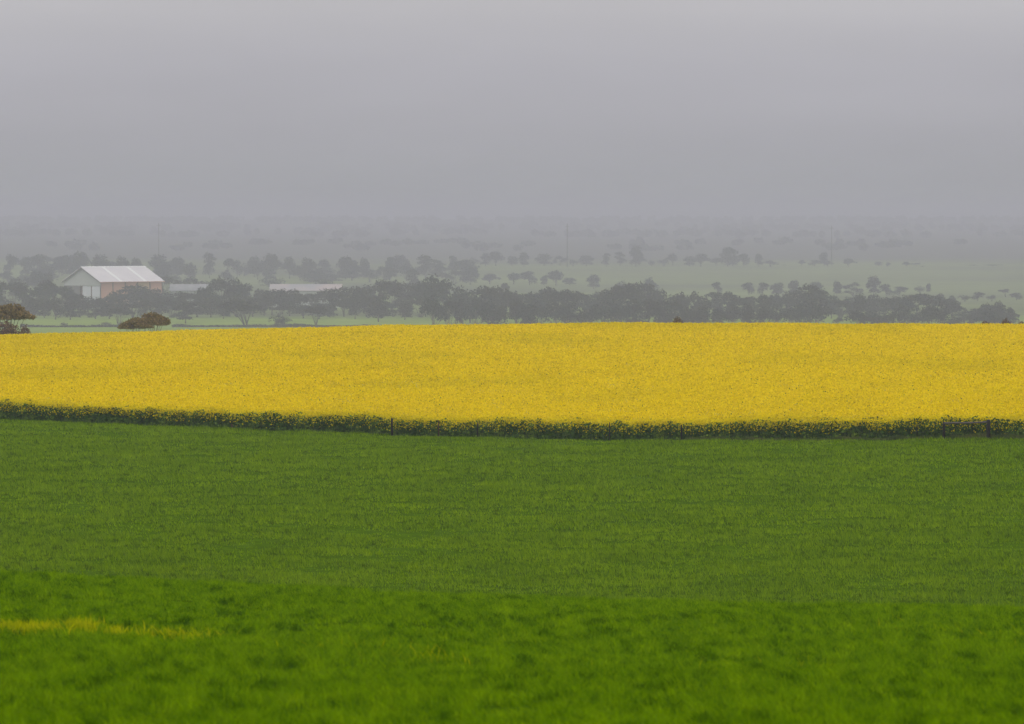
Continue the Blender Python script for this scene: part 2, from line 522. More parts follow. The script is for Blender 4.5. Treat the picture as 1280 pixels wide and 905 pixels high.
# yellow weeds in the near grass
def find_d(X, Y, lo=45, hi=105):
    for _ in range(40):
        mid = (lo + hi) / 2
        yy = H - F * tz(px(X, mid), mid) / mid
        if yy > Y: lo = mid
        else: hi = mid
    return mid
pv_, pf_, nv = [], [], 0
for X0, Y0, sx, sy, cnt in ((28, 792, 45, 1.8, 1100), (100, 789, 12, 2.0, 260), (147, 797, 5, 1.5, 120), (215, 801, 36, 2.2, 330),
                            (440, 819, 45, 3, 70), (520, 827, 40, 3, 50), (1180, 790, 60, 5, 50), (960, 845, 60, 5, 40)):
    d0 = find_d(X0, Y0)
    dd = 0.5 * abs(find_d(X0, Y0 - sy) - find_d(X0, Y0 + sy))
    y = d0 + rng.normal(0, dd, cnt)
    x = px(X0, d0) + rng.normal(0, sx * d0 / F, cnt)
    keep = clumpy(x + 5, y, 0.6) > 0.42
    x, y = x[keep], y[keep]
    v, f = blades(x, y, terrain(x, y), rng.uniform(.08, .19, len(x)), rng.uniform(.010, .018, len(x)), 1.2, (-0.4, 0.1))
    pv_.append(v); pf_ += [a + nv for a in f]; nv += len(v)
g = link('yellow_weeds', np_mesh('yellow_weeds', np.concatenate(pv_), pf_, [M['dry']]))
tag(g, 'streak of yellowing weeds in the near green grass at left', 'weeds', kind='stuff')

# ------------------------------------------------------------------ canola field
def quads(c, size, k=1, flat=0.0):
    """randomly turned quads round the centres c"""
    nq = len(c)
    a = rng.normal(size=(nq, 3)); a /= np.linalg.norm(a, axis=1)[:, None]
    b = np.cross(a, rng.normal(size=(nq, 3))); b /= np.linalg.norm(b, axis=1)[:, None]
    s = np.asarray(size).reshape(-1, 1) * 0.5
    a, b = a * s, b * s
    v = np.stack([c - a - b, c + a - b, c + a + b, c - a + b], 1).reshape(-1, 3)
    return v, np.arange(4 * nq).reshape(-1, 4)

def canopy(x, y):
    e = np.clip((y - fence_y(x)) / 3.0, 0, 1)
    return 1.12 + 0.10 * e + 0.22 * (clumpy(x, y * .7, 5.0) - .5) + 0.12 * (vnoise(x, y, 1.0) - .5)

V, FQ, MI, nv = [], [], [], 0
def addq(v, f, mi):
    global nv
    V.append(v); FQ.append(f + nv); MI.append(np.full(len(f), mi)); nv += len(v)
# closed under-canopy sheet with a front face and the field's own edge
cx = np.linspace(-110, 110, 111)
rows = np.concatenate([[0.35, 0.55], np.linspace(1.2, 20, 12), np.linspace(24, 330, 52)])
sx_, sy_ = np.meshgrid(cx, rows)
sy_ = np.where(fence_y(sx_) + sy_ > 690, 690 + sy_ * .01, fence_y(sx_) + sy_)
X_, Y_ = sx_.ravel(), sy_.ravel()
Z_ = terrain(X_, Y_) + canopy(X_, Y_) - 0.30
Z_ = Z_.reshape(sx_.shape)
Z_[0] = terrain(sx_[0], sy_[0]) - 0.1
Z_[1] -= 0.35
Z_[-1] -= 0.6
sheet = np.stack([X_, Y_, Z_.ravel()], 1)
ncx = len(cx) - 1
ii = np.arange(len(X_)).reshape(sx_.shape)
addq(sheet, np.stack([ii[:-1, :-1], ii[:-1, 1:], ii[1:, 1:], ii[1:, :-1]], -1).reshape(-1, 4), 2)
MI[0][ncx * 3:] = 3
# petals over the top
for (y0, y1, dens, sz) in ((300, 400, 34, 0.085), (400, 500, 24, 0.10), (500, 660, 17, 0.12)):
    x, y = in_view(-110, 1390, y0, y1, dens)
    k_ = (y > fence_y(x) + 0.5)
    x, y = x[k_], y[k_]
    c = clumpy(x + 13, y * .5, 2.0)
    k_ = rng.random(len(x)) < np.clip((c - .22) * 6, .25, 1)
    x, y = x[k_], y[k_]
    z = terrain(x, y) + canopy(x, y) - 0.20 + 0.30 * rng.random(len(x)) ** 1.3
    for _ in range(2):
        v, f = quads(np.stack([x, y, z], 1) + rng.normal(0, .02, (len(x), 3)), sz * rng.uniform(.6, 1.25, len(x)))
        addq(v, f, 0)
# ragged flowering front: petals thin out towards the ground
k = 78000
x = rng.uniform(-45, 42, k)
off = rng.random(k) ** 1.5 * 2.0 - 0.12
y = fence_y(x) + off
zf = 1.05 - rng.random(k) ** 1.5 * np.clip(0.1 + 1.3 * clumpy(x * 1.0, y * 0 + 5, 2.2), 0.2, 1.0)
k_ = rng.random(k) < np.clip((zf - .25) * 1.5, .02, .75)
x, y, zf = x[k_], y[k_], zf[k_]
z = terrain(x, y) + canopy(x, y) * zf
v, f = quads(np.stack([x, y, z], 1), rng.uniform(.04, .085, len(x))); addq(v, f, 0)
# stems and leaves of the front rows, green bits among the flowers
k = 70000
x = rng.uniform(-48, 45, k); y = fence_y(x) + rng.random(k) ** 1.2 * 1.6
z = terrain(x, y) + canopy(x, y) * (rng.random(k) ** 1.35 * (0.7 + .4 * vnoise(x, y, .8)))
v, f = quads(np.stack([x, y, z], 1), rng.uniform(.05, .16, k)); addq(v, f, 1)
k = 9000
x = rng.uniform(-48, 45, k); y = fence_y(x) + rng.random(k) * 1.3
v, f = blades(x, y, terrain(x, y), canopy(x, y) * rng.uniform(.6, .98, k), np.full(k, .03), 0.2, (-.05, 0), split=False)
tri_v, tri_f = v, f[0] + nv
nv += len(v)
x, y = in_view(-110, 1390, 322, 660, 0.45)
k_ = y > fence_y(x) + .5
x, y = x[k_], y[k_]
z = terrain(x, y) + canopy(x, y) + rng.uniform(-.12, .10, len(x))
v, f = quads(np.stack([x, y, z], 1), rng.uniform(.03, .08, len(x))); addq(v, f, 1)
allq = np.concatenate(FQ); mi = np.concatenate(MI)
# vertices must be in the order the offsets were taken
order_v = []
run = 0
VV = V[:-1] + [tri_v] + V[-1:]
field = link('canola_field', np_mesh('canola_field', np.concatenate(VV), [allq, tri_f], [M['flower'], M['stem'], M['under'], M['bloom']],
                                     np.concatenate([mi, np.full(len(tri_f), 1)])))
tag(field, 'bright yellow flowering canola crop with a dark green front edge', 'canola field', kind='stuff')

# weeds along the foot of the field
k = 26000
X = rng.uniform(760, 1400, k)
xx = px(X, dfence(X))
y = fence_y(xx) - rng.uniform(-0.3, 0.75, k)
hh = np.clip(clumpy(xx, y * 0 + 9, 1.7) - 0.25, 0.02, 1) * 0.8 * np.clip((X - 760) / 120, .1, 1)
z = terrain(xx, y)
v, f = blades(xx, y, z - .01, hh * rng.uniform(.5, 1.1, k), rng.uniform(.02, .05, k), 1.2, (-.1, 0), split=False)
g = link('verge_weeds', np_mesh('verge_weeds', v, f, [M['verge']]))
tag(g, 'low straggly olive weeds along the foot of the yellow field', 'weeds', kind='stuff')

# ------------------------------------------------------------------ fence pieces
def Yw(Y, d): return -(Y - H) / F * d        # height of a photo row at distance d

def fpost(X, Ytop, Ybot, wpx, mat, label, grp='fence posts along the canola edge'):
    d_ = float(dfence(X)) - 0.35
    x = px(X, d_)
    z0 = tz(x, d_)
    hgt = Yw(Ytop, d_) - z0
    r = wpx * d_ / F / 2
    o = MB()
    lean = random.uniform(-.03, .03)
    o.tube([(0, 0, -.3), (lean * .5, 0, hgt * .5), (lean, 0, hgt * .97), (lean, 0, hgt)], [r * 1.05, r, r * .95, r * .7], n=8)
    ob = o.build('fence_post', mat, smooth=True)
    ob.location = (x, d_, z0)
    return tag(ob, label, 'fence post', grp)
fpost(490, 523, 543.5, 2.6, M['wood'], 'tallest dark timber fence post against the yellow field, left of centre')
fpost(548.5, 525, 546, 1.3, M['rust'], 'thin rusty fence post just right of the tall dark timber post')
fpost(597, 528, 546, 1.3, M['wood'], 'thin dark fence post second to the right of the tall timber post')
fpost(290, 530, 537, 1.6, M['rust'], 'short rusty post farthest left in the dark canola edge')
fpost(762, 528, 550, 1.2, M['wood'], 'thin dark fence post among canola stems right of centre')
fpost(852, 531, 551, 1.8, M['wood'], 'dark fence post standing behind the verge weeds')
fpost(1147, 533, 550, 1.3, M['wood'], 'thin fence post just left of the braced rail frame')

dS = float(dfence(1208)) - 0.8
br = empty('fence_brace', (px(1208, dS), dS, tz(px(1208, dS), dS)))
tag(br, 'dark timber end brace of two posts and one top rail', 'fence brace')
def bpost(X, Ytop, wpx):
    x = px(X, dS) - br.location.x
    h = Yw(Ytop, dS) - br.location.z
    r = wpx * dS / F / 2
    o = MB()
    yo = -0.889 * x
    o.tube([(x, yo, -.35), (x, yo, h * .5), (x + .01, yo, h - .03), (x + .01, yo, h)], [r * 1.08, r, r * .97, r * .75], n=10)
    o.build('post', M['wood'], br, smooth=True)
    return x, h
xa, ha = bpost(1182, 528.0, 3.6)
xb, hb_ = bpost(1234, 523.6, 5.0)
o = MB()
za, zb = Yw(529.8, dS) - br.location.z, Yw(526.8, dS) - br.location.z
o.tube([(xa, -.02 - .889 * xa, za), ((xa + xb) / 2, -.03 - .889 * (xa + xb) / 2, (za + zb) / 2 - .015), (xb, -.02 - .889 * xb, zb)], [.062, .058, .055], n=8)
o.build('rail', M['rail'], br, smooth=True)

# ------------------------------------------------------------------ trees
def crown_mesh(name, lobes, n_leaf, leaf, mat, seed):
    r = np.random.default_rng(seed)
    L = np.array([l[:6] for l in lobes], float)       # cx cy cz rx ry rz
    wts = (L[:, 3] * L[:, 4] + L[:, 3] * L[:, 5]); wts /= wts.sum()
    which = r.choice(len(L), n_leaf, p=wts)
    d_ = r.normal(size=(n_leaf, 3)); d_ /= np.linalg.norm(d_, axis=1)[:, None]
    d_[:, 2] = np.where(d_[:, 2] < -0.35, -d_[:, 2] * 0.6, d_[:, 2])
    rad = 0.50 + 0.52 * r.random(n_leaf) ** 0.6
    # clumps: bumpy radius over the sphere
    ph = r.random((4, 3)) * 6.28
    bump = sum(np.sin(d_ @ (r.normal(size=3) * (5 + 2 * i)) + ph[i, 0]) for i in range(4)) / 4
    rad = rad * (1 + 0.26 * bump)
    keep = r.random(n_leaf) < np.clip(0.75 + 0.9 * bump, .08, 1)
    c = L[which, :3] + d_ * rad[:, None] * L[which, 3:6]
    c = c[keep]
    c[:, 2] = np.maximum(c[:, 2], 0.0)
    s = leaf * r.uniform(.5, 1.4, len(c))
    a = r.normal(size=(len(c), 3)); a /= np.linalg.norm(a, axis=1)[:, None]
    b = np.cross(a, r.normal(size=(len(c), 3))); b /= np.linalg.norm(b, axis=1)[:, None]
    a *= s[:, None] * .5; b *= s[:, None] * .36
    v = np.stack([c - a - b, c + a - b, c + a + b, c - a + b], 1).reshape(-1, 3)
    return np_mesh(name, v, [np.arange(len(v)).reshape(-1, 4)], [mat])

def trunk_mesh(name, lobes, stems, seed, r0=0.022, fork=0.15):
    r = random.Random(seed)
    o = MB()
    base = [(0, 0)] if stems == 1 else [(r.uniform(-.03, .03), r.uniform(-.03, .03)) for _ in range(stems)]
    if stems == 1:
        o.tube([(0, 0, -.03), (.005, 0, fork * .5), (0, .005, fork)], [r0 * 1.3, r0, r0 * .9], n=7)
    for i, l in enumerate(lobes):
        bx, by = base[i % len(base)]
        z0 = fork * .95 if stems == 1 else -.03
        tx, ty, tzz = l[0], l[1], l[2]
        k = r.uniform(.25, .5)
        mid = (bx + (tx - bx) * k + r.uniform(-.02, .02), by + (ty - by) * k, z0 + (tzz - z0) * (k + .15))
        rr = r0 * (.62 if stems > 1 else .55)
        o.tube([(bx, by, z0), mid, (tx, ty, tzz)], [rr, rr * .7, rr * .3], n=5)
    return o.mesh(name, M['bark'], smooth=True)

def lobes_for(kind, seed):
    r = random.Random(seed)
    L = []
    if kind == 'umbrella':
        for _ in range(7):
            a = r.random() * 6.28; q = r.uniform(.08, .33)
            L.append((math.cos(a) * q, math.sin(a) * q, r.uniform(.62, .82) - q * .25, r.uniform(.16, .24), r.uniform(.16, .24), r.uniform(.11, .17)))
    elif kind == 'dome':
        for i in range(9):
            a = i * 2.4; q = .30 * math.sqrt((i + .5) / 9)
            L.append((math.cos(a) * q, math.sin(a) * q, .88 - q * .75 + r.uniform(-.02, .02), r.uniform(.15, .21), r.uniform(.15, .21), r.uniform(.07, .10)))
    elif kind == 'round':
        for _ in range(8):
            a = r.random() * 6.28; q = r.uniform(.05, .26)
            L.append((math.cos(a) * q, math.sin(a) * q, r.uniform(.16, .74), r.uniform(.17, .25), r.uniform(.17, .25), r.uniform(.16, .24)))
        L.append((0, 0, .78, .2, .2, .2))
    elif kind == 'tall':
        for i in range(8):
            z = .2 + i * .09
            L.append((r.uniform(-.2, .2) * (1.15 - z * .6), r.uniform(-.2, .2), z, r.uniform(.2, .3), r.uniform(.2, .3), r.uniform(.11, .17)))
        L.append((r.uniform(-.06, .06), 0, .88, .16, .16, .12))
    elif kind == 'shrub':
        for _ in range(7):
            a = r.random() * 6.28; q = r.uniform(.03, .28)
            L.append((math.cos(a) * q, math.sin(a) * q, r.uniform(.3, .6), r.uniform(.18, .27), r.uniform(.18, .27), r.uniform(.25, .38)))
        L.append((r.uniform(-.1, .1), 0, .62, .22, .22, .38))
    elif kind == 'broad':
        for i in range(9):
            x_ = -.36 + i * .09
            L.append((x_ + r.uniform(-.03, .03), r.uniform(-.25, .25), r.uniform(.3, .8) - abs(x_) * .45, r.uniform(.13, .2), r.uniform(.16, .24), r.uniform(.16, .26)))
    return L

STEMS = {'dome': 5, 'umbrella': 4, 'round': 1, 'tall': 1, 'shrub': 3, 'broad': 4}
FORK = {'dome': .08, 'umbrella': .1, 'round': .16, 'tall': .25, 'shrub': .05, 'broad': .1}
PROTO = {}
def proto(kind, var, tint, fine=False):
    key = (kind, var, tint, fine)
    if key not in PROTO:
        sd = hash_ = (list(STEMS).index(kind) * 17 + var * 5 + 3)
        lb = lobes_for(kind, sd)
        nl = {'shrub': 1500}.get(kind, 2400)
        cm = crown_mesh('crown', lb, nl * (3 if fine else 1), 0.030 if fine else 0.042, M[tint], sd)
        tm = trunk_mesh('trunk', lb, STEMS[kind], sd, fork=FORK[kind], r0=.020)
        PROTO[key] = (cm, tm)
    return PROTO[key]

TREES = []
def tree(X, d_, Ytop, wpx, kind='round', tint='leaf_far', fine=False, name='gum_tree', cat='tree', label=None, group=None, row=None, z=None):
    d_ = far(d_)
    x = px(X, d_)
    z0 = tz(x, d_) if z is None else z
    h = Yw(Ytop, d_) - z0
    if h < 0.8: h = 0.8
    w = wpx * d_ / F * 1.22
    r = empty(name, (x, d_, z0), rz=random.uniform(-.5, .5) + random.choice([0, math.pi]), sc=(w, w * random.uniform(.8, 1.1), h * 1.04))
    if row in ('mid', 'row', 'faint') and kind in ('umbrella', 'broad') and random.random() < .6: kind = 'round'
    cm, tm = proto(kind, random.randrange(4), tint, fine)
    link('crown', cm, r)
    link('trunk', tm, r)
    tag(r, label, cat, group)
    TREES.append((X, row, r, kind, wpx, (Yw(Ytop, d_) - z0)))
    return r

# --- clumps just beyond the crest of the yellow field
tree(12, 775, 375, 54, 'dome', 'leaf_near', True, 'mallee_tree', label='brown-topped umbrella-crowned mallee tree at the far left beyond the yellow crest')
tree(6, 765, 402, 60, 'round', 'scrub', True, 'shrub', 'shrub', 'broad russet shrub below the umbrella tree at the left edge')
tree(31, 760, 407, 24, 'round', 'scrub', True, 'shrub', 'shrub', 'small domed russet shrub right of the broad one at left edge')
tree(193, 790, 387.5, 44, 'dome', 'leaf_near', True, 'mallee_tree', label='higher right-hand olive mallee of the clump rising behind the yellow crest')
tree(168, 785, 394, 42, 'dome', 'leaf_near', True, 'mallee_tree', label='lower left-hand olive mallee of the clump rising behind the yellow crest')
tree(847, 770, 397, 26, 'round', 'scrub', True, 'shrub', 'shrub', 'brown shrub top peeping over the middle of the yellow crest')
tree(1257, 765, 398.5, 24, 'round', 'scrub', True, 'shrub', 'shrub', 'round russet shrub peeping over the yellow crest at right')
tree(1232, 762, 402.5, 30, 'round', 'scrub', True, 'shrub', 'shrub', 'low brown shrub barely showing left of the round russet one')
tree(1277, 762, 402.5, 18, 'round', 'scrub', True, 'shrub', 'shrub', 'low brown shrub barely showing at the right edge of the yellow crest')

# --- stand-alone trees in the paddock before the belt
for X, d_, Yt, w, kd, lb in (
        (148, 1240, 383, 34, 'umbrella', 'open-stemmed gum below the right end of the white shed'),
        (232, 1270, 378, 34, 'tall', 'thin gum with forked bare stems below the small low shed'),
        (308, 1235, 373, 66, 'umbrella', 'broad vase-shaped gum on spreading limbs, left of the round paddock bush'),
        (395, 1215, 379.5, 30, 'umbrella', 'small flat-topped gum on one thin trunk below the long low shed'),
        (473, 1290, 372, 34, 'tall', 'gum with pale stems at the paddock edge right of the long low shed')):
    tree(X, d_, Yt, w, kd, label=lb, group='lone gums in the near paddock')
tree(350, 1200, 392, 26, 'shrub', name='bush', cat='bush', label='round grey bush between the vase-shaped and the flat-topped gum')
tree(133, 1235, 402, 14, 'shrub', name='bush', cat='bush', label='small grey bush beside the open-stemmed gum below the white shed')
tree(80, 1225, 402.5, 10, 'shrub', name='bush', cat='bush', label='tiny bush alone on the hedge line left of the white shed')
tree(1048, 1240, 396, 14, 'shrub', name='bush', cat='bush', label='low bush in the small green gap of the belt, right of centre')

# --- belt trees
BELT = [(0, 353), (12, 350), (30, 352), (50, 351), (62, 350), (75, 356), (82, 363), (95, 368), (110, 370), (128, 372), (143, 371), (152, 362), (165, 355), (178, 357),
        (187, 362), (202, 361), (215, 363), (240, 361), (256, 360), (264, 352), (270, 348), (285, 346), (297, 348), (310, 355), (330, 361), (345, 364), (358, 357), (364, 363), (380, 362),
        (400, 363), (415, 361), (430, 358), (450, 356), (465, 352), (482, 346), (495, 353), (520, 352), (535, 346), (545, 344), (556, 347), (566, 358), (580, 360), (610, 358),
        (640, 361), (662, 367), (680, 364), (698, 359), (718, 361), (740, 369), (758, 362), (777, 355), (795, 352), (812, 355), (826, 361), (848, 368),
        (870, 366), (890, 368), (908, 367), (920, 363), (938, 369), (960, 368), (980, 368), (998, 361), (1015, 359), (1030, 363), (1046, 373), (1060, 370),
        (1078, 367), (1100, 370), (1120, 371), (1135, 367), (1152, 364), (1167, 367), (1182, 372), (1194, 379), (1204, 389), (1216, 390), (1230, 381),
        (1245, 377), (1258, 382), (1267, 392), (1290, 405)]
bx_, by_ = np.array(BELT).T
KINDS = ['round', 'round', 'umbrella', 'tall', 'broad', 'round']
X = -14.0
while X < 1268:
    Yt = float(np.interp(X, bx_, by_))
    left = X < 530
    d_ = random.uniform(1370, 1450) if left else random.uniform(1270, 1350)
    w = random.uniform(28, 44)
    if Yt < 396:
        tree(X, d_, Yt + random.uniform(-2, 3), w, random.choice(KINDS), row='back', tint=random.choice(['leaf_far', 'leaf_far', 'leaf_blue']))
    X += random.uniform(11, 17)
X = -6.0
while X < 1262:
    Yt = float(np.interp(X, bx_, by_))
    left = X < 530
    gap = (left and (X < 95 and random.random() < .3)) or (1036 < X < 1066)
    d_ = random.uniform(1310, 1365) if left else random.uniform(1120, 1190)
    w = random.uniform(24, 40)
    top = max(Yt + 6, 366) + random.uniform(0, 14)
    if not gap and Yt < 392:
        tree(X, d_, top, w, random.choice(KINDS + ['round'] if left else ['shrub', 'round', 'broad', 'shrub']), row='front', tint=random.choice(['leaf_far', 'leaf_far', 'leaf_blue']))
    X += random.uniform(13, 20)
for X, Yt, w, d_ in ((1232, 379, 26, 1250), (1248, 376, 22, 1240), (1262, 384, 14, 1245), (1214, 391, 20, 1235), (1050, 385, 12, 1330), (1066, 384, 14, 1330)):
    tree(X, d_, Yt, w, 'round', row='front')

# --- middle distance: X, top, width, kind, distance
MID = [(212, 345, 34, 'broad', 1650), (238, 347, 40, 'broad', 1650), (20, 347, 30, 'round', 1620), (60, 340, 24, 'round', 1700), (12, 318, 22, 'round', 2000), (32, 321, 22, 'round', 2020), (50, 318, 30, 'broad', 2040), (44, 338, 36, 'round', 1720), (74, 321, 26, 'round', 2010),
       (100, 314, 36, 'round', 2000), (125, 318, 36, 'broad', 1960), (152, 320, 26, 'round', 1960), (170, 322, 24, 'round', 1980), (198, 318, 38, 'broad', 1960),
       (222, 321, 30, 'round', 1990), (238, 329, 30, 'round', 1900), (262, 317, 18, 'tall', 1980), (283, 321, 22, 'umbrella', 1990), (297, 325, 16, 'umbrella', 2010),
       (284, 337, 20, 'shrub', 1850), (318, 320, 26, 'round', 2000), (338, 317, 34, 'broad', 2010), (322, 328, 26, 'round', 1970), (362, 321, 24, 'umbrella', 1990), (384, 322, 28, 'umbrella', 2000),
       (375, 332, 30, 'round', 1950), (398, 336, 28, 'shrub', 1900), (340, 344, 34, 'shrub', 1800), (404, 345, 22, 'shrub', 1790),
       (432, 320, 34, 'round', 1980), (455, 322, 20, 'round', 2000), (440, 332, 36, 'broad', 1950), (462, 338, 22, 'shrub', 1920),
       (488, 322, 17, 'tall', 1980), (487, 335, 24, 'round', 1930), (509, 325, 14, 'round', 2100), (516, 337, 24, 'tall', 1800), (532, 320, 26, 'tall', 1980),
       (548, 326, 18, 'tall', 1990), (565, 320, 18, 'tall', 2120), (578, 330, 12, 'shrub', 2150), (568, 338, 30, 'broad', 1900), (588, 333, 34, 'round', 1900), (612, 342, 30, 'broad', 1900),
       (642, 341, 28, 'round', 1890), (662, 339, 26, 'round', 1880), (680, 345, 14, 'round', 1880), (695, 338, 34, 'round', 1880), (712, 347, 28, 'broad', 1880), (742, 343, 24, 'round', 1830),
       (633, 352, 12, 'umbrella', 1640), (745, 363, 8, 'shrub', 1560), (776, 348.5, 14, 'shrub', 1700), (813, 346, 20, 'shrub', 1700), (897, 352.5, 16, 'round', 1730),
       (936, 353, 20, 'round', 1700), (953, 353, 18, 'broad', 1700), (973, 353, 26, 'broad', 1700), (993, 350, 22, 'round', 1700), (1020, 352, 28, 'broad', 1700),
       (1046, 351, 18, 'round', 1690), (1066, 354, 26, 'broad', 1690), (1092, 345, 28, 'round', 1700), (1108, 355, 20, 'round', 1690), (1124, 358, 24, 'round', 1680),
       (1150, 357, 16, 'shrub', 1740), (1161, 354, 10, 'umbrella', 1740), (1176, 367, 16, 'round', 1500), (1190, 369, 14, 'round', 1500),
       (1206, 368, 16, 'shrub', 1600), (1222, 365, 20, 'round', 1600), (1240, 368, 12, 'shrub', 1600), (1257, 361, 16, 'umbrella', 1680), (1271, 366, 20, 'round', 1610)]
for X, Yt, w, kd, d_ in MID:
    tree(X, d_ + random.uniform(-12, 12), Yt, w, kd, row='mid', tint=random.choice(['leaf_blue', 'leaf_far']))
ROW = [(607, 316, 20, 'round'), (620, 314, 28, 'round'), (640, 320, 22, 'broad'), (655, 315, 20, 'round'), (680, 317, 32, 'round'), (700, 320, 16, 'broad'), (716, 323, 12, 'shrub'),
       (733, 319, 30, 'round'), (758, 317, 12, 'tall'), (775, 315, 15, 'tall'), (795, 307, 26, 'umbrella'), (799, 320, 18, 'round'), (814, 325, 12, 'shrub'), (830, 323, 16, 'shrub'),
       (841, 317, 20, 'round'), (862, 320, 24, 'round'), (876, 317, 28, 'round'), (895, 322, 22, 'broad'), (910, 309, 28, 'umbrella'), (916, 320, 24, 'round'), (930, 317, 20, 'umbrella'),
       (948, 317, 16, 'umbrella'), (963, 325, 20, 'shrub'), (980, 331, 10, 'shrub'), (1002, 325, 13, 'round'), (1018, 325, 22, 'round'), (1030, 315, 18, 'umbrella'), (1034, 326, 16, 'broad'),
       (1060, 323, 22, 'round'), (1098, 327, 16, 'round'), (1110, 328, 8, 'round'), (1133, 327, 14, 'round'), (1145, 328, 14, 'shrub'), (1153, 332, 8, 'shrub'), (1217, 331, 20, 'shrub'), (1240, 330, 24, 'shrub'),
       (430, 322, 20, 'round'), (590, 322, 20, 'shrub')]
for X, Yt, w, kd in ROW:
    tree(X, random.uniform(2190, 2230), Yt, w, kd, row='row', tint='leaf_blue')
for i in range(34):                # fill the loose left-hand groups
    d_ = random.uniform(1860, 2130)
    base = H - F * tz(px(300, far(d_)), far(d_)) / far(d_)
    kd = random.choice(['round', 'broad', 'shrub'])
    tree(random.uniform(-5, 600), d_, base - random.uniform(10, 23), random.uniform(22, 46), kd, row='mid', tint='leaf_blue')

# labels for the many trees: by their row and the nearest landmark, counted from the left inside it
ORD = ['first', 'second', 'third', 'fourth', 'fifth', 'sixth', 'seventh', 'eighth', 'ninth', 'tenth', 'eleventh', 'twelfth', 'thirteenth', 'fourteenth', 'fifteenth', 'sixteenth', 'seventeenth',
       'eighteenth', 'nineteenth', 'twentieth', 'twenty-first', 'twenty-second', 'twenty-third', 'twenty-fourth', 'twenty-fifth']
SEG = [(102, 'left of the white shed'), (206, 'around the white shed'), (336, 'between the two largest sheds'), (428, 'by the long shed'),
       (569, 'right of the long shed'), (709, 'left of the middle pole'), (874, 'right of the middle pole'),
       (1039, 'left of the rightmost pole'), (3000, 'beyond the rightmost pole')]
ROWN = {'back': ("the dark belt's back line", 'back line of the dark tree belt'), 'front': ("the dark belt's front line", 'front line of the dark tree belt'),
        'mid': ('the grey mid-distance trees', 'scattered trees in the middle distance'), 'row': ('the far field row', 'tree row behind the far green field'),
        'faint': ('the faintest row', 'faint trees deep in the haze')}
SHAPE = {'dome': 'domed', 'umbrella': 'flat-topped', 'round': 'rounded', 'tall': 'upright', 'broad': 'spreading', 'shrub': 'squat'}
byseg = {}
for X, row, r, kd, w, h in TREES:
    if row:
        s = next(i for i, (lim, _) in enumerate(SEG) if X < lim)
        byseg.setdefault((row, s), []).append((X, r, kd))
for (row, s), L in byseg.items():
    for i, (X, r, kd) in enumerate(sorted(L, key=lambda q: q[0])):
        tag(r, f'{SHAPE[kd]} gum, {ORD[i]} from left in {ROWN[row][0]}, {SEG[s][1]}', 'tree', ROWN[row][1])

# low hedge line across the near paddock
k = 5200
X = np.concatenate([rng.uniform(25, 150, k // 4), rng.uniform(215, 560, k - k // 4)])
d_ = far(1218) + rng.normal(0, 3, len(X))
xx = px(X, d_)
hh = .5 + 2.1 * np.clip(clumpy(xx, d_ * 0, 14.0) - .3, 0, 1)
c = np.stack([xx, d_, terrain(xx, d_) + hh * rng.random(len(X))], 1)
v, f = quads(c, rng.uniform(.45, .95, len(X)))
g = link('scrub_line', np_mesh('scrub_line', v, [f], [M['leaf_far']]))
tag(g, 'low dark scrub line crossing the paddock behind the yellow crest', 'scrub', kind='stuff')

# distant woodland on the horizon
V2 = []
rw_ = random.Random(5)
for (d0, d1, cnt, hh) in ((2850, 3500, 190, 5), (4200, 5000, 260, 7), (5200, 6400, 420, 8), (7000, 7600, 520, 9)):
    for _ in range(cnt):
        yy = far(random.uniform(d0, d1))
        XX = random.uniform(-150, 1430)
        if vnoise(np.array([XX]), np.array([yy * .11]), 90.0)[0] < (.50 if d0 < 3000 else .38) and d0 < 6900: continue
        xx = px(XX, yy)
        w = random.uniform(10, 28); h = random.uniform(.6, 1) * hh * 1.85
        q = rng.normal(size=(70, 3)); q /= np.linalg.norm(q, axis=1)[:, None]
        V2.append(np.array([xx, yy, tz(xx, yy) + h * .5]) + q * rng.uniform(.6, 1, (70, 1)) * np.array([w / 2, w / 2, h * .52]))
c = np.concatenate(V2)
v, f = quads(c, rng.uniform(2.2, 4.2, len(c)))
g = link('far_woodland', np_mesh('far_woodland', v, [f], [M['leaf_blue']]))
tag(g, 'far-off woodland dissolving into haze along the horizon', 'woodland', kind='stuff')

# ------------------------------------------------------------------ white shed
dW = 1480.0
SW = fs(dW)
cx0, cy0 = px(125.5, dW), dW              # front corner, where gable and side walls meet
th = math.radians(44)
gd = Vector((-math.cos(th), math.sin(th), 0))     # along the gable, away to the left
sd = Vector((math.sin(th), math.cos(th), 0))      # along the side, away to the right
W_, L_ = 14.2, 21.7
zg = tz(cx0 * SW, cy0 * SW) / SW - .1
eave = Yw(351, dW) - zg
ridge = Yw(333.7, dW) - zg
shed = empty('farm_shed', (cx0 * SW, cy0 * SW, zg * SW), sc=(SW, SW, SW))
tag(shed, 'big pale farm shed with white gabled roof and rosy side wall', 'shed')
def P(a, b, z):           # a along the gable, b along the side
    p = gd * a + sd * b
    return (p.x, p.y, z)
def slab(mb, a0, a1, b0, b1, z0, z1):
    mb.quad_box([P(a0, b0, z0), P(a1, b0, z0), P(a1, b1, z0), P(a0, b1, z0), P(a0, b0, z1), P(a1, b0, z1), P(a1, b1, z1), P(a0, b1, z1)])
def roofslab(mb, a0, z0, a1, z1, b0, b1, t=.12, up=0.0):
    z0 += up; z1 += up
    mb.quad_box([P(a0, b0, z0 - t), P(a1, b0, z1 - t), P(a1, b1, z1 - t), P(a0, b1, z0 - t), P(a0, b0, z0), P(a1, b0, z1), P(a1, b1, z1), P(a0, b1, z0)])
ov = .5
sl = (ridge - eave) / (W_ / 2)
o = MB()
roofslab(o, -ov, eave - ov * sl, W_ / 2, ridge, -ov, L_ + ov)
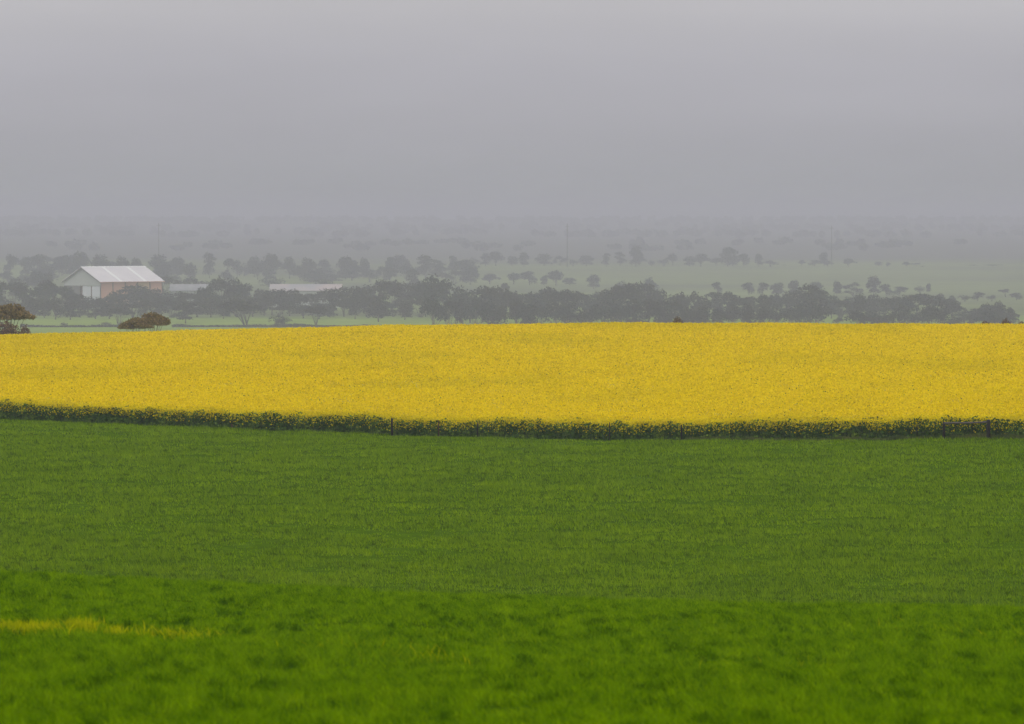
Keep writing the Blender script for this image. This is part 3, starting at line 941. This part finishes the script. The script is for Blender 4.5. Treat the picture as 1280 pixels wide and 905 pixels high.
roofslab(o, W_ + ov, eave - ov * sl, W_ / 2, ridge, -ov, L_ + ov)
rf = o.build('roof', M['roof'], shed)
for b in (6.5, 15.1):
    o = MB()
    roofslab(o, -ov, eave - ov * sl, W_ / 2 - .1, ridge - .1 * sl, b, b + .95, t=.03, up=.035)
    o.build('skylight_strip', M['strip'], rf)
o = MB(); roofslab(o, W_ / 2 - .35, ridge - .35 * sl + .03, W_ / 2 + .02, ridge + .05, -ov - .02, L_ + ov + .02, t=.05, up=.05)
o.build('ridge_cap', M['strip'], rf)
o = MB()
roofslab(o, -ov, eave - ov * sl - .14, W_ / 2, ridge - .14, -ov + .02, -ov + .14, t=.28)
roofslab(o, W_ + ov, eave - ov * sl - .14, W_ / 2, ridge - .14, -ov + .02, -ov + .14, t=.28)
o.build('barge_board', M['shade'], shed)
o = MB()     # gable infill over an open front
bt = Yw(357.3, dW) - zg
b0, b1 = 0.0, .14
n0 = len(o.v)
pts = [(0, bt), (W_, bt), (W_, eave - .2), (W_ / 2, ridge - .2), (0, eave - .2)]
o.v += [P(a, b0, z) for a, z in pts] + [P(a, b1, z) for a, z in pts]
o.q += [tuple(n0 + i for i in (0, 1, 2, 3, 4)), tuple(n0 + 5 + i for i in (4, 3, 2, 1, 0))] + [(n0 + i, n0 + (i + 1) % 5, n0 + 5 + (i + 1) % 5, n0 + 5 + i) for i in range(5)]
o.build('gable_wall', M['gable'], shed)
for a0, a1 in ((.25, 3.3), (3.7, 7.0)):
    o = MB(); slab(o, a0, a1, .02, .12, 0, bt - .12); dr = o.build('sliding_door', M['door'], shed)
    o = MB()
    for z in (1.6, 3.1):
        slab(o, a0, a1, -.05, .015, z, z + .12)
    o.build('door_rail', M['gable'], dr)
    o = MB()
    slab(o, a1 + .02, a1 + .36, -.02, .14, 0, bt - .05)
    o.build('door_post', M['darkframe'], shed)
o = MB(); slab(o, 8.0, W_, .02, .14, 0, bt - .01); o.build('front_shade_sheet', M['shade'], shed)  # dark sheet across the open front, its inner shade given as colour
# side wall in bays
bays = 5
bw = L_ / bays
for i in range(bays):
    o = MB(); slab(o, .0, .12, .2 + i * bw + .12, (i + 1) * bw - .12, 0, eave - .25)
    o.build('wall_panel', M['tan'] if i in (3,) else M['rosy'], shed)
    o = MB(); slab(o, -.08, .16, (i + 1) * bw - .11, (i + 1) * bw + .11, 0, eave - .22)
    o.build('post', M['darkframe'], shed)
o = MB(); slab(o, W_ - .12, W_, .15, L_, 0, eave - .22); slab(o, .2, W_ - .2, L_ - .12, L_, 0, eave - .22)
o.build('rear_wall', M['gable'], shed)
o = MB(); slab(o, -.62, -.44, -ov, L_ + ov, eave - ov * sl - .2, eave - ov * sl - .02); o.build('gutter', M['rosy'], shed)

def low_shed(X0, X1, Ytop, d_, roofm, label, depth=8, Yb=4.5):
    x0, x1 = px(X0, d_), px(X1, d_)
    S = fs(d_)
    zl = tz((x0 + x1) / 2 * S, d_ * S) / S
    r = empty('low_shed', (x0 * S, d_ * S, zl * S), sc=(S, S, S))
    tag(r, label, 'shed')
    top = Yw(Ytop, d_) - zl
    lo = top - 8.0 * d_ / F
    w = x1 - x0
    o = MB()
    o.quad_box([(-.3, -.3, lo - .1), (w + .3, -.3, lo - .1), (w + .3, depth / 2, top - .1), (-.3, depth / 2, top - .1),
                (-.3, -.3, lo), (w + .3, -.3, lo), (w + .3, depth / 2, top), (-.3, depth / 2, top)])
    o.quad_box([(-.3, depth / 2, top - .1), (w + .3, depth / 2, top - .1), (w + .3, depth + .3, lo - .1), (-.3, depth + .3, lo - .1),
                (-.3, depth / 2, top), (w + .3, depth / 2, top), (w + .3, depth + .3, lo), (-.3, depth + .3, lo)])
    o.build('roof', roofm, r)
    o = MB()
    o.box(0, w, 0, depth, 0, lo - .12)
    o.build('wall', M['gable'], r)
    return r
low_shed(213, 260, 355.2, 1500, M['lowroof'], 'small low shed with pale roof, half hidden right of the white shed', 7)
low_shed(338, 426, 355.3, 1500, M['pinkroof'], 'long low shed with pinkish white roof behind the belt treetops', 9)

# ------------------------------------------------------------------ power poles
def pole(X, Ytop, d_, label, w=.27):
    x = px(X, d_)
    S = fs(d_)
    z0 = tz(x * S, d_ * S) / S
    r = empty('power_pole', (x * S, d_ * S, z0 * S), sc=(S, S, S))
    tag(r, label, 'power pole', 'power poles across the plain')
    h = Yw(Ytop, d_) - z0
    o = MB(); o.tube([(0, 0, -.5), (0, 0, h * .5), (0, 0, h)], [w * .62, w * .52, w * .4], n=8)
    o.build('mast', M['pole'], r, smooth=True)
    o = MB(); o.box(-.75, .75, -.08, .08, h - 1.1, h - .95); ca = o.build('crossarm', M['pole'], r)
    for dx in (-.65, .65):
        o = MB(); o.tube([(dx, 0, h - .95), (dx, 0, h - .72)], [.07, .05], n=6)
        o.build('insulator', M['gable'], ca)
pole(198.5, 278.5, 2230, 'leftmost faint power pole, rising behind the white shed')
pole(709, 279.5, 2180, 'most distinct thin power pole, in the middle of the plain', .31)
pole(1039.5, 282, 2230, 'rightmost faint power pole, beside grey trees on the far field')
